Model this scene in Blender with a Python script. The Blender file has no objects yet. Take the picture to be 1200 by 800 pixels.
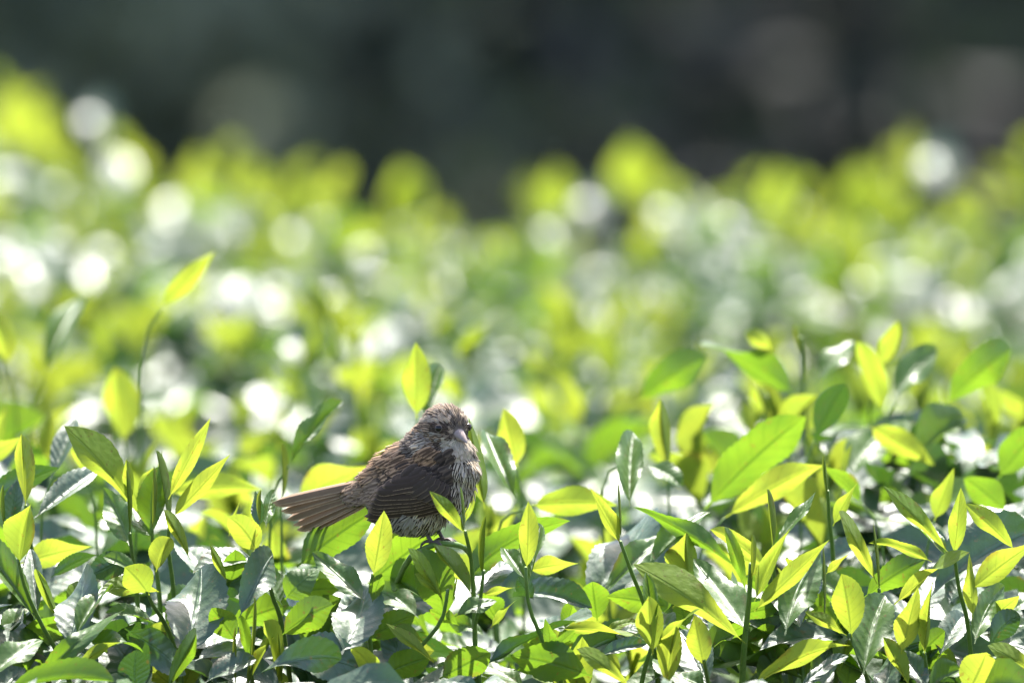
import bpy, bmesh, math, random
import numpy as np
from mathutils import Vector, Matrix, Euler
from mathutils.bvhtree import BVHTree

random.seed(7)
rng = np.random.default_rng(7)
sc = bpy.context.scene
C = sc.collection
R = math.radians

# ------------------------------------------------------------------ camera
F_MM = 560.0
PXR = 1200 * F_MM / 36.0            # photograph pixels per radian
CAM = Vector((0.0, -9.3, 1.517))
PITCH = 0.617 / 9.3 - 235 / PXR     # the bird's feet are at row 635 of 800
cam = bpy.data.cameras.new('camera')
cam_o = bpy.data.objects.new('camera', cam); C.objects.link(cam_o)
cam.lens = F_MM; cam.sensor_width = 36; cam.sensor_fit = 'HORIZONTAL'
cam.clip_start = 0.1; cam.clip_end = 3000
cam_o.location = CAM
cam_o.rotation_euler = (math.pi / 2 - PITCH, 0, 0)
cam.dof.use_dof = True
cam.dof.focus_distance = 9.30
cam.dof.aperture_fstop = 7.1
cam.dof.aperture_blades = 0
sc.camera = cam_o

# ------------------------------------------------------------------ light
SUN_EL, SUN_AZ = R(61), R(14)       # azimuth from straight behind the bird, towards the right
world = bpy.data.worlds.new('World'); sc.world = world; world.use_nodes = True
wn = world.node_tree.nodes; wl = world.node_tree.links
sky = wn.new('ShaderNodeTexSky'); sky.sky_type = 'NISHITA'; sky.sun_disc = False
sky.sun_elevation = SUN_EL; sky.sun_rotation = SUN_AZ
sky.dust_density = 8.0; sky.ozone_density = 0.4; sky.air_density = 0.75; sky.altitude = 1500
wn['Background'].inputs['Strength'].default_value = 0.15
wl.new(sky.outputs[0], wn['Background'].inputs[0])
sun = bpy.data.lights.new('sun', 'SUN'); sun.energy = 5.0; sun.angle = R(0.53); sun.color = (1, 0.96, 0.89)
sun_o = bpy.data.objects.new('sun', sun); C.objects.link(sun_o)
SDIR = Vector((math.sin(SUN_AZ) * math.cos(SUN_EL), math.cos(SUN_AZ) * math.cos(SUN_EL), math.sin(SUN_EL)))
sun_o.rotation_euler = SDIR.to_track_quat('Z', 'Y').to_euler()
sun_o.location = (0, 0, 12)
sc.view_settings.view_transform = 'Standard'; sc.view_settings.look = 'None'
sc.view_settings.gamma = 1; sc.view_settings.use_curve_mapping = False
sc.view_settings.exposure = 1.76
sc.cycles.use_denoising = True
sc.cycles.max_bounces = 7; sc.cycles.diffuse_bounces = 4; sc.cycles.transmission_bounces = 4
sc.cycles.sample_clamp_indirect = 8.0

FW = Vector((0, math.cos(PITCH), -math.sin(PITCH))); UP = Vector((0, math.sin(PITCH), math.cos(PITCH)))
def P(px, py, y):
    """photograph pixel + distance row y (metres behind the bird) -> point"""
    d = FW + Vector((1, 0, 0)) * ((px - 600) / PXR) + UP * ((400 - py) / PXR)
    return CAM + d * ((y - CAM.y) / d.y)

# ------------------------------------------------------------------ materials
def new_mat(name):
    m = bpy.data.materials.new(name); m.use_nodes = True
    nt = m.node_tree; nt.nodes.clear()
    return m, nt
class N:
    def __init__(s, nt): s.nt = nt
    def n(s, t, **kw):
        o = s.nt.nodes.new('ShaderNode' + t)
        for k, v in kw.items(): setattr(o, k, v)
        return o
    def set(s, sock, v):
        if isinstance(v, bpy.types.NodeSocket): s.nt.links.new(v, sock)
        else: sock.default_value = v
    def math(s, op, a, b=None, c=None):
        o = s.n('Math', operation=op); s.set(o.inputs[0], a)
        if b is not None: s.set(o.inputs[1], b)
        if c is not None: s.set(o.inputs[2], c)
        return o.outputs[0]
    def mix(s, f, a, b, blend='MIX'):
        o = s.n('Mix', data_type='RGBA', blend_type=blend); s.set(o.inputs[0], f); s.set(o.inputs[6], a); s.set(o.inputs[7], b)
        return o.outputs[2]
    def ramp(s, f, lo, hi, a=0.0, b=1.0):
        o = s.n('MapRange', interpolation_type='SMOOTHSTEP'); s.set(o.inputs[0], f)
        s.set(o.inputs[1], lo); s.set(o.inputs[2], hi); s.set(o.inputs[3], a); s.set(o.inputs[4], b)
        return o.outputs[0]
    def noise(s, vec, scale, detail=2, rough=0.5):
        o = s.n('TexNoise'); o.inputs['Scale'].default_value = scale; o.inputs['Detail'].default_value = detail; o.inputs['Roughness'].default_value = rough
        if vec is not None: s.nt.links.new(vec, o.inputs['Vector'])
        return o.outputs[0]
def c4(c): return (c[0], c[1], c[2], 1)

def leaf_mat(name, top, top2, trans, trans2, tmix, rough, spec, quilt, coat=0.35):
    m, nt = new_mat(name); g = N(nt)
    uv = g.n('UVMap'); uv.uv_map = 'UVMap'
    sp = g.n('SeparateXYZ'); nt.links.new(uv.outputs[0], sp.inputs[0])
    u = sp.outputs[0]
    v = g.math('ABSOLUTE', g.math('MULTIPLY_ADD', sp.outputs[1], 2.0, -1.0))
    oi = g.n('ObjectInfo'); at = g.n('Attribute'); at.attribute_name = 'rnd'
    rnd = g.math('FRACT', g.math('ADD', oi.outputs['Random'], at.outputs['Fac']))
    ph = g.math('MULTIPLY', g.math('SUBTRACT', u, g.math('MULTIPLY', v, 0.16)), 8.5)
    tri = g.math('PINGPONG', ph, 0.5)                       # 0 at a side vein, .5 between
    vein = g.ramp(tri, 0.015, 0.085, 1, 0)
    mid = g.ramp(v, 0.03, 0.10, 1, 0)
    geo = g.n('NewGeometry')
    nz = g.noise(geo.outputs['Position'], 190, 3)
    nf = g.noise(geo.outputs['Position'], 900, 2)
    base = g.mix(rnd, c4(top), c4(top2))
    base = g.mix(g.math('MULTIPLY', nz, 0.35), base, c4([x * 0.55 for x in top]))
    base = g.mix(g.math('MAXIMUM', g.math('MULTIPLY', vein, 0.22), g.math('MULTIPLY', mid, 0.55)), base, c4([min(1, x * 1.7 + 0.03) for x in top]))
    spots = g.ramp(g.noise(geo.outputs['Position'], 330, 2), 0.65, 0.71)
    worn = g.math('MULTIPLY', g.ramp(g.noise(geo.outputs['Position'], 42, 3, 0.6), 0.60, 0.68), g.ramp(v, 0.55, 0.95))   # browned rims here and there
    spots = g.math('MAXIMUM', spots, worn)
    base = g.mix(g.math('MULTIPLY', spots, 0.6), base, (0.16, 0.10, 0.03, 1))
    tc = g.mix(rnd, c4(trans), c4(trans2))
    tc = g.mix(g.ramp(g.noise(geo.outputs['Position'], 75, 3), 0.38, 0.70, 0, 0.55), tc, c4([trans[0] * 0.60, trans[1] * 0.78, trans[2]]))
    tc = g.mix(g.math('MULTIPLY', nf, 0.35), tc, c4([x * 0.7 for x in trans]))
    tc = g.mix(g.math('MAXIMUM', g.math('MULTIPLY', vein, 0.42), g.math('MULTIPLY', mid, 0.85)), tc, c4([trans[0] * 0.35, trans[1] * 0.42, trans[2] * 0.4]))
    tc = g.mix(g.math('MULTIPLY', spots, 0.6), tc, (0.2, 0.13, 0.02, 1))
    h = g.math('ADD', g.math('MULTIPLY', g.ramp(tri, 0.0, 0.45), quilt), g.math('MULTIPLY', mid, -0.7))
    h = g.math('ADD', h, g.math('ADD', g.math('MULTIPLY', nz, 0.7), g.math('MULTIPLY', nf, 0.10)))
    bp = g.n('Bump'); bp.inputs['Strength'].default_value = 0.75; bp.inputs['Distance'].default_value = 0.0013
    nt.links.new(h, bp.inputs['Height'])
    pb = g.n('BsdfPrincipled'); g.set(pb.inputs['Base Color'], base)
    g.set(pb.inputs['Roughness'], g.math('MULTIPLY_ADD', nz, 0.36, rough - 0.18))
    pb.inputs['IOR'].default_value = spec
    pb.inputs['Coat Weight'].default_value = coat; pb.inputs['Coat Roughness'].default_value = 0.33; pb.inputs['Coat IOR'].default_value = 1.6
    nt.links.new(bp.outputs[0], pb.inputs['Normal'])
    tr = g.n('BsdfTranslucent'); g.set(tr.inputs['Color'], tc)
    mx = g.n('MixShader'); mx.inputs[0].default_value = tmix
    nt.links.new(pb.outputs[0], mx.inputs[1]); nt.links.new(tr.outputs[0], mx.inputs[2])
    out = g.n('OutputMaterial'); nt.links.new(mx.outputs[0], out.inputs[0])
    return m
M_Y = leaf_mat('young_leaf', (0.20, 0.30, 0.035), (0.15, 0.27, 0.03), (0.335, 0.385, 0.034), (0.25, 0.335, 0.026), 0.60, 0.50, 1.42, 0.2, 0.05)
M_I = leaf_mat('half_grown_leaf', (0.075, 0.16, 0.022), (0.055, 0.13, 0.02), (0.20, 0.33, 0.016), (0.145, 0.27, 0.014), 0.48, 0.50, 1.55, 0.25, 0.35)
M_M = leaf_mat('mature_leaf', (0.044, 0.098, 0.036), (0.034, 0.080, 0.030), (0.09, 0.20, 0.012), (0.05, 0.13, 0.012), 0.22, 0.50, 1.8, 0.25, 0.32)
LEAF_MATS = {'Y': M_Y, 'I': M_I, 'M': M_M}

def plain_mat(name, col, col2, rough=0.7, scale=60, spec=1.45, trans=None, bump=0.3):
    m, nt = new_mat(name); g = N(nt)
    geo = g.n('NewGeometry')
    nz = g.noise(geo.outputs['Position'], scale, 4, 0.6)
    pb = g.n('BsdfPrincipled'); g.set(pb.inputs['Base Color'], g.mix(g.ramp(nz, 0.35, 0.65), c4(col), c4(col2)))
    pb.inputs['Roughness'].default_value = rough; pb.inputs['IOR'].default_value = spec
    bp = g.n('Bump'); bp.inputs['Strength'].default_value = bump; bp.inputs['Distance'].default_value = 0.3 / scale
    nt.links.new(nz, bp.inputs['Height']); nt.links.new(bp.outputs[0], pb.inputs['Normal'])
    out = g.n('OutputMaterial')
    if trans:
        tr = g.n('BsdfTranslucent'); tr.inputs[0].default_value = c4(trans)
        mx = g.n('MixShader'); mx.inputs[0].default_value = 0.3
        nt.links.new(pb.outputs[0], mx.inputs[1]); nt.links.new(tr.outputs[0], mx.inputs[2]); nt.links.new(mx.outputs[0], out.inputs[0])
    else: nt.links.new(pb.outputs[0], out.inputs[0])
    return m
M_STEM = plain_mat('green_stem', (0.10, 0.19, 0.03), (0.14, 0.22, 0.04), 0.5, 300)
M_WOOD = plain_mat('tea_wood', (0.10, 0.075, 0.05), (0.17, 0.14, 0.10), 0.85, 200)
M_SOIL = plain_mat('soil', (0.026, 0.018, 0.012), (0.042, 0.029, 0.02), 0.95, 9)
M_BARK = plain_mat('bark', (0.05, 0.042, 0.035), (0.09, 0.08, 0.068), 0.9, 12)
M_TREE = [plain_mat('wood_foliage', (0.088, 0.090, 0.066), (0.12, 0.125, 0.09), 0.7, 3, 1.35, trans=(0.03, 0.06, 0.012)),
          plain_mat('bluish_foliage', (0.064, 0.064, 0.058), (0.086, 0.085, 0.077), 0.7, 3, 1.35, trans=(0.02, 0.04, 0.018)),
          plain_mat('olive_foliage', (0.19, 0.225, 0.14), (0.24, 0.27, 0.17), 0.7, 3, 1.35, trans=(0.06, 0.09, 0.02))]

# ------------------------------------------------------------------ helpers
def mesh_obj(name, verts, faces, mat=None, parent=None, smooth=True, uvs=None, mats=None, midx=None):
    me = bpy.data.meshes.new(name); me.from_pydata([tuple(v) for v in verts], [], [tuple(f) for f in faces])
    finish(me, smooth, uvs, mats or ([mat] if mat else []), midx)
    o = bpy.data.objects.new(name, me); C.objects.link(o)
    if parent: o.parent = parent
    return o
def finish(me, smooth=True, uvs=None, mats=(), midx=None):
    for m in mats: me.materials.append(m)
    if smooth: me.polygons.foreach_set('use_smooth', np.ones(len(me.polygons), bool))
    if uvs is not None:
        l = me.uv_layers.new(name='UVMap')
        vi = np.empty(len(me.loops), np.int32); me.loops.foreach_get('vertex_index', vi)
        l.data.foreach_set('uv', np.asarray(uvs, np.float32)[vi].ravel())
    if midx is not None: me.polygons.foreach_set('material_index', np.asarray(midx, np.int32))
    me.update()
def fast_mesh(name, verts, quads):
    """numpy arrays -> mesh of quads"""
    me = bpy.data.meshes.new(name)
    nf = len(quads)
    me.vertices.add(len(verts)); me.vertices.foreach_set('co', np.asarray(verts, np.float32).ravel())
    me.loops.add(nf * 4); me.loops.foreach_set('vertex_index', np.asarray(quads, np.int32).ravel())
    me.polygons.add(nf); me.polygons.foreach_set('loop_start', np.arange(0, nf * 4, 4, dtype=np.int32))
    me.polygons.foreach_set('loop_total', np.full(nf, 4, np.int32))
    me.update(calc_edges=True)
    return me
def empty(name, loc, label=None, cat=None, group=None):
    o = bpy.data.objects.new(name, None); C.objects.link(o); o.location = loc; o.empty_display_size = 0.05
    if label: o['label'] = label
    if cat: o['category'] = cat
    if group: o['group'] = group
    return o
def tube_geo(pts, radii, seg=6, cap=True):
    pts = [Vector(p) for p in pts]; V = []; Fc = []; n = len(pts)
    t0 = (pts[1] - pts[0]).normalized()
    a = t0.orthogonal().normalized()
    for i, p in enumerate(pts):
        t = (pts[min(i + 1, n - 1)] - pts[max(i - 1, 0)]).normalized()
        a = (a - t * a.dot(t)).normalized(); b = t.cross(a)
        r = radii[i] if hasattr(radii, '__len__') else radii
        for k in range(seg):
            an = 2 * math.pi * k / seg
            V.append(p + (a * math.cos(an) + b * math.sin(an)) * r)
    for i in range(n - 1):
        for k in range(seg):
            k2 = (k + 1) % seg
            Fc.append((i * seg + k, i * seg + k2, (i + 1) * seg + k2, (i + 1) * seg + k))
    if cap:
        V.append(pts[0]); V.append(pts[-1]); c0 = len(V) - 2
        for k in range(seg):
            k2 = (k + 1) % seg
            Fc.append((c0, k2, k)); Fc.append((c0 + 1, (n - 1) * seg + k, (n - 1) * seg + k2))
    return V, Fc
def spline(pts, n):
    """Catmull-Rom resample"""
    pts = [Vector(p) for p in pts]
    if len(pts) == 2: return [pts[0].lerp(pts[1], i / n) for i in range(n + 1)]
    e = [pts[0] * 2 - pts[1]] + pts + [pts[-1] * 2 - pts[-2]]
    out = []
    for i in range(n + 1):
        s = i / n * (len(pts) - 1); k = min(int(s), len(pts) - 2); t = s - k
        p0, p1, p2, p3 = e[k:k + 4]
        out.append(0.5 * ((2 * p1) + (p2 - p0) * t + (2 * p0 - 5 * p1 + 4 * p2 - p3) * t * t + (3 * p1 - p0 - 3 * p2 + p3) * t ** 3))
    return out

# ------------------------------------------------------------------ leaves
def leaf_geo(nu, nv, bend, fold, sharp, wave, twist, quilt, serr, seed, peak=0.7, roll=0.0):
    """unit leaf: base at 0, tip at (1,0,0), half width 0.5, upper side +Z"""
    r = np.random.default_rng(seed); ph = r.uniform(0, 6.28, 4)
    vs = np.linspace(-1, 1, nv); V = np.zeros((nu + 1, nv, 3)); UV = np.zeros((nu + 1, nv, 2))
    sx = sz = 0.0; px = pz = 0.0
    cx = [0.0]; cz = [0.0]; ang = [bend / 2]
    for i in range(nu):
        a = bend / 2 - bend * ((i + 0.5) / nu) ** 1.5
        cx.append(cx[-1] + math.cos(a) / nu); cz.append(cz[-1] + math.sin(a) / nu); ang.append(bend / 2 - bend * ((i + 1) / nu) ** 1.5)
    side = r.normal(0, 0.05)
    for i in range(nu + 1):
        u = i / nu; t = max(0.0, (u - 0.07) / 0.93)
        w = (t ** peak) * ((1 - t) ** sharp); tm = peak / (peak + sharp); w /= (tm ** peak) * ((1 - tm) ** sharp)
        w = max(w * 0.5, 0.025 if u < 0.5 else 0.004)
        tw = twist * (u - 0.3)
        for j, v in enumerate(vs):
            ww = w
            if serr and abs(v) > 0.99 and 0.1 < u < 0.97: ww = w * (1 + (serr if i % 2 else -serr))
            y = v * ww; av = abs(v)
            z = fold * av * ww - 0.35 * fold * av * av * ww
            if roll: 
                an = v * roll * 2.2; y = math.sin(an) * ww * 0.42; z = (1 - math.cos(an)) * ww * 0.42
            z += wave * av * av * math.sin(u * 9 + ph[0] + (0 if v > 0 else 2.1)) * min(1, u * 4) * (w * 2)
            z += quilt * math.sin(math.pi * min(1, av * 1.1)) * abs(math.sin(math.pi * (u - 0.16 * av * 1.0) * 8.5)) * (w * 2)
            y2 = y * math.cos(tw) - z * math.sin(tw); z2 = y * math.sin(tw) + z * math.cos(tw)
            a = ang[i]
            V[i, j] = (cx[i] - math.sin(a) * z2, y2 + side * math.sin(u * 3.14), cz[i] + math.cos(a) * z2)
            UV[i, j] = (u, (v + 1) / 2)
    # chord along +X with length 1
    tip = V[-1, nv // 2].copy(); base = V[0, nv // 2].copy(); V -= base; tip -= base
    th = math.atan2(tip[2], tip[0]); c, s = math.cos(-th), math.sin(-th)
    X = V[..., 0] * c - V[..., 2] * s; Z = V[..., 0] * s + V[..., 2] * c
    L = math.hypot(tip[0], tip[2]); V[..., 0] = X / L; V[..., 2] = Z / L
    V = V.reshape(-1, 3); UV = UV.reshape(-1, 2)
    Q = [(i * nv + j, (i + 1) * nv + j, (i + 1) * nv + j + 1, i * nv + j + 1) for i in range(nu) for j in range(nv - 1)]
    return V, np.array(Q, np.int32)[:, ::-1], UV

BENDS = (-0.6, -0.2, 0.15, 0.5, 0.9, 1.4)
LEAF = {}   # (kind, bend index, variant) -> mesh
LOW = {}    # (kind, variant) -> arrays
for kind in 'YIM':
    for bi, bd in enumerate(BENDS):
        for k in range(3):
            sd = hash((kind == 'I', kind == 'M', bi, k)) % 10000
            rr = random.Random(sd)
            fold = {'Y': (0.2, 0.55, 1.0)[k], 'I': (0.15, 0.4, 0.8)[k], 'M': rr.uniform(0.05, 0.35)}[kind]
            V, Q, UV = leaf_geo(30, 9, bd, fold, {'Y': 1.12, 'I': 0.95, 'M': 0.86}[kind], rr.uniform(0.01, 0.07), rr.uniform(-1.0, 1.0),
                                {'Y': 0.004, 'I': 0.006, 'M': 0.007}[kind], {'Y': 0.018, 'I': 0.03, 'M': 0.035}[kind], sd, rr.uniform(0.68, 0.95))
            me = fast_mesh('leaf', V, Q); finish(me, True, UV, [LEAF_MATS[kind]]); LEAF[kind, bi, k] = me
            if bi in (0, 1, 2, 3, 4):
                LOW[kind, bi * 3 + k] = leaf_geo(6, 5, bd, fold, 0.75, 0.05, rr.uniform(-0.6, 0.6), 0, 0, sd)
for k in range(3):
    V, Q, UV = leaf_geo(16, 9, (-0.2, 0.05, 0.2)[k], 0, 0.8, 0, 0.2, 0, 0, 50 + k, 0.55, roll=1.0)
    me = fast_mesh('bud', V, Q); finish(me, True, UV, [M_Y]); LEAF['B', 0, k] = me
LOW['B', 0] = leaf_geo(6, 5, 0.1, 0.9, 0.8, 0, 0, 0, 0, 3)

def frame(base, tip, nrm, W):
    a = (tip - base); L = a.length; a.normalize()
    n = nrm - a * nrm.dot(a)
    if n.length < 1e-4: n = a.orthogonal()
    n.normalize(); b = n.cross(a)
    return Matrix(((a.x * L, b.x * W, n.x * L, base.x), (a.y * L, b.y * W, n.y * L, base.y), (a.z * L, b.z * W, n.z * L, base.z), (0, 0, 0, 1)))
def place(name, me, M, parent, pinv):
    o = bpy.data.objects.new(name, me); C.objects.link(o); o.parent = parent
    L = pinv @ M
    loc, rot, scl = L.decompose()
    o.location = loc; o.rotation_mode = 'QUATERNION'; o.rotation_quaternion = rot; o.scale = scl
    return o

# ------------------------------------------------------------------ ground
def ground_z(x, y):
    t = min(1, max(0, (y - 6.2) / 16)); t = t * t * (3 - 2 * t)
    far = max(0, y - 45) * 0.06
    return -3.0 * t + min(far, 30) + 0.02 * math.sin(x * 3.1 + y * 2.3) * math.sin(y * 4.1)
ys = list(np.arange(-14, 8, 0.5)) + list(np.arange(8, 60, 2.0)) + [70, 90, 120, 180, 300, 600, 1200]
xs = [-1200, -500, -200, -90, -45, -25] + list(np.arange(-16, 16.1, 1.0)) + [25, 45, 90, 200, 500, 1200]
ys = [-1200, -400, -120, -50, -25] + ys
gv = [(x, y, ground_z(x, y)) for y in ys for x in xs]
nx = len(xs)
gf = [(j * nx + i, j * nx + i + 1, (j + 1) * nx + i + 1, (j + 1) * nx + i) for j in range(len(ys) - 1) for i in range(nx - 1)]
o = mesh_obj('ground', gv, gf, M_SOIL); o['kind'] = 'structure'
o['label'] = 'dark bare soil under the tea rows'

# ------------------------------------------------------------------ trees of the dark wood
def tree(x, y, h, rad, mat, seed, label, group, n=20000):
    r = np.random.default_rng(seed); z0 = ground_z(x, y)
    root = empty('forest_tree' if h > 5 else 'forest_shrub', (x, y, z0), label, 'tree' if h > 5 else 'shrub', group)
    tr = [Vector((0, 0, -0.2))] + [Vector((r.normal(0, 0.08 * k), r.normal(0, 0.08 * k), h * 0.16 * k)) for k in range(1, 5)]
    V, Fc = tube_geo(spline(tr, 10), [0.17 - 0.011 * i for i in range(11)], 9)
    top = spline(tr, 10)
    for k in range(9):
        s = top[3 + k % 8]; an = k * 2.4; e = s + Vector((math.cos(an) * rad * 0.75, math.sin(an) * rad * 0.75, h * r.uniform(0.03, 0.16)))
        m = s.lerp(e, 0.5) + Vector((0, 0, 0.25))
        v2, f2 = tube_geo(spline([s, m, e], 6), [0.055 - 0.007 * i for i in range(7)], 6)
        of = len(V); V += v2; Fc += [tuple(i + of for i in f) for f in f2]
    mesh_obj('trunk', V, Fc, M_BARK, root)
    # leaf clumps through the crown's volume
    cl = []
    for k in range(80):
        d = r.normal(0, 1, 3); d /= np.linalg.norm(d); q = r.uniform(0.35, 1) ** 0.5
        cl.append((d * q * np.array([rad, rad, h * 0.46]) + np.array([0, 0, h * 0.53]), r.uniform(0.25, 0.6)))
    Vs = []; 
    per = n // 80
    for c, cr in cl:
        if c[2] < 0.35: c[2] = 0.35
        p = c + r.normal(0, cr * 0.55, (per, 3))
        a = r.normal(0, 1, (per, 3)); a[:, 2] -= 0.4; a /= np.linalg.norm(a, axis=1)[:, None]
        b = np.cross(a, r.normal(0, 1, (per, 3))); b /= np.linalg.norm(b, axis=1)[:, None]
        L = r.uniform(0.10, 0.18, (per, 1)); W = L * 0.26
        nn = np.cross(a, b) * L * 0.12
        Vs.append(np.stack([p, p + a * L * 0.5 + b * W + nn, p + a * L, p + a * L * 0.5 - b * W + nn], 1).reshape(-1, 3))
    Vs = np.concatenate(Vs)
    me = fast_mesh('crown', Vs, np.arange(len(Vs)).reshape(-1, 4)); finish(me, False, None, [mat])
    o = bpy.data.objects.new('crown', me); C.objects.link(o); o.parent = root
TLS = ['dark green shaded tree in the wood beyond the tea field', 'almost black grey-green tree in the wood beyond the tea field', 'paler olive-green tree at the edge of the dark wood']
TG = 'trees of the wood behind the tea'
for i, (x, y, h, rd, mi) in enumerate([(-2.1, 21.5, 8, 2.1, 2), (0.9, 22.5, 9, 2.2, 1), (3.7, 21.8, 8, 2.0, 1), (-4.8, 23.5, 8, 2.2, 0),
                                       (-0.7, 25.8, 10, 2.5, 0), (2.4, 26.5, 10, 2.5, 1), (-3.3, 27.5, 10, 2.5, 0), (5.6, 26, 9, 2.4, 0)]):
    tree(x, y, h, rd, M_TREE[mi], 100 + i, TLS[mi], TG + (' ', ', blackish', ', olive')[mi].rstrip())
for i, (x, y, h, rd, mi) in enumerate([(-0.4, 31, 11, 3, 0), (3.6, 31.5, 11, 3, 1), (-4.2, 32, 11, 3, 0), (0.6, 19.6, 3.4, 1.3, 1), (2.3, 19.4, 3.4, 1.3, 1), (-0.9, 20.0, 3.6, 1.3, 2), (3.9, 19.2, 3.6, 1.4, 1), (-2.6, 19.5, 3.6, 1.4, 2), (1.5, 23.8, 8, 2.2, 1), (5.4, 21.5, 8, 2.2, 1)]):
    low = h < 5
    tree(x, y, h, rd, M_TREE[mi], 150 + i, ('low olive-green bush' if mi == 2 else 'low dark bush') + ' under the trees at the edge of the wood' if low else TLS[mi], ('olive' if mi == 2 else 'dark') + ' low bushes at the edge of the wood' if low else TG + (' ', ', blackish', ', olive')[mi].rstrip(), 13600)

# ------------------------------------------------------------------ tea bushes
NZ = rng.uniform(0, 6.28, 8)
def H(x, y):
    z = 0.838
    z += 0.085 * math.exp(-((x - 0.26) / 0.17) ** 2 - ((y - 0.60) / 0.28) ** 2)
    z += 0.06 * math.exp(-((x + 0.34) / 0.13) ** 2 - ((y - 0.85) / 0.45) ** 2)
    z += 0.075 * math.exp(-((x + 0.50) / 0.16) ** 2 - ((y - 4.5) / 0.9) ** 2)
    for hx, hy, hr, hd in ((-0.225, 2.05, 0.075, 0.16), (0.075, 1.75, 0.08, 0.13), (0.20, 3.2, 0.10, 0.12), (-0.06, 3.0, 0.08, 0.10), (0.135, 0.42, 0.035, 0.10)):
        z -= hd * math.exp(-((x - hx) / hr) ** 2 - ((y - hy) / (hr * 3.2)) ** 2)
    if y > 1.1:                                             # hollows between the tufts
        q = math.sin(x * 8.3 + 1.7 * math.sin(y * 3.1) + NZ[3]) * math.sin(y * 5.3 + 1.3 * math.sin(x * 4.7) + NZ[4])
        z -= 0.10 * max(0, q - 0.30)
        z -= 0.022 * math.exp(-((x + 0.06) / 0.13) ** 2) * min(1, max(0, y - 3.4))
    z += 0.012 * (math.sin(x * 11 + NZ[0]) * math.sin(y * 9 + NZ[1]) + math.sin(x * 23 + y * 7 + NZ[2]) * 0.6)
    return z
def scr(p):
    d = p - CAM; f = d.dot(FW)
    return 600 + d.x / f * PXR, 400 - d.dot(UP) / f * PXR

STEM_MESH = []
for k in range(4):
    r = random.Random(k); b = r.uniform(-0.12, 0.12); c = r.uniform(-0.1, 0.1)
    V, Fc = tube_geo([Vector((b * math.sin(t * 3), c * math.sin(t * 2.2), t)) for t in (0, .2, .4, .6, .8, 1)], [0.026, 0.024, 0.022, 0.02, 0.018, 0.012], 6)
    me = bpy.data.meshes.new('shoot'); me.from_pydata([tuple(v) for v in V], [], Fc); finish(me, True, None, [M_STEM]); STEM_MESH.append((me, b, c))

def gen_shoot(x, y, z, r, big=1.0, hmin=0.05, hmax=0.10):
    """-> stem matrix, stem mesh, list of (kind, bend, variant, matrix)"""
    h = r.uniform(hmin, hmax); k = r.randrange(4); me, b, c = STEM_MESH[k]
    tilt = abs(r.gauss(0, 0.22)); az = r.uniform(0, 6.28)
    rot = Matrix.Rotation(az, 4, 'Z') @ Matrix.Rotation(tilt, 4, 'Y') @ Matrix.Rotation(r.uniform(0, 6.28), 4, 'Z')
    S = Matrix.Translation((x, y, z)) @ rot @ Matrix.Scale(h, 4)
    axis = (rot @ Vector((0, 0, 1))).normalized()
    lv = []; n = r.randint(3, 5); a0 = r.uniform(0, 6.28)
    for i in range(n):
        t = 0.25 + 0.72 * i / (n - 1)
        p = S @ Vector((b * math.sin(t * 3), c * math.sin(t * 2.2), t))
        an = a0 + i * 2.4 + r.gauss(0, 0.3)
        out = rot @ Vector((math.cos(an), math.sin(an), 0))
        f = i / (n - 1)                                   # 0 low, old .. 1 top, young
        spread = R(72 - 45 * f + r.gauss(0, 10))
        d = (axis * math.cos(spread) + out * math.sin(spread)).normalized()
        L = (0.060 - 0.024 * f) * r.uniform(0.8, 1.2) * big
        nrm = (axis * math.sin(spread) - out * math.cos(spread)) + Vector((r.gauss(0, .2), r.gauss(0, .2), r.gauss(0, .2)))
        kd = 'M' if f < 0.2 and r.random() < 0.6 else ('I' if f < 0.45 else 'Y')
        lv.append((kd, r.choice((0, 1, 2, 2, 3, 3, 4)) if f < 0.7 else r.choice((0, 1, 2, 3)), r.randrange(3), frame(p, p + d * L, nrm, L * r.uniform(0.36, 0.46))))
    p = S @ Vector((b * math.sin(3), c * math.sin(2.2), 0.98)); L = r.uniform(0.018, 0.03)
    lv.append(('B', 0, r.randrange(3), frame(p, p + (axis + Vector((r.gauss(0, .12), r.gauss(0, .12), 0))).normalized() * L, Vector((r.gauss(0, 1), r.gauss(0, 1), 0.1)), 0.0065)))
    return S, me, lv

def bake_foliage(leaves, bush, org):
    """all remaining leaves of one bush as one uncountable mass"""
    Vs = []; Qs = []; Us = []; Ms = []; Rs = []; of = 0
    mi = {'Y': 0, 'I': 1, 'M': 2, 'B': 0}
    for kd, bi, k, M in leaves:
        V, Q, U = LOW['B', 0] if kd == 'B' else LOW[kd, min(bi, 4) * 3 + k]
        m = np.array(M); W = V @ m[:3, :3].T + m[:3, 3]
        Vs.append(W); Qs.append(Q + of); Us.append(U); Ms.append(np.full(len(Q), mi[kd])); Rs.append(np.full(len(V), random.random())); of += len(V)
    V = np.concatenate(Vs) - np.array(org); Q = np.concatenate(Qs)
    me = fast_mesh('foliage', V, Q); finish(me, True, np.concatenate(Us), [M_Y, M_I, M_M], np.concatenate(Ms))
    at = me.attributes.new('rnd', 'FLOAT', 'POINT'); at.data.foreach_set('value', np.concatenate(Rs).astype(np.float32))
    o = bpy.data.objects.new('foliage', me); C.objects.link(o); o.parent = bush; o['kind'] = 'stuff'
    return o

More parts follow.
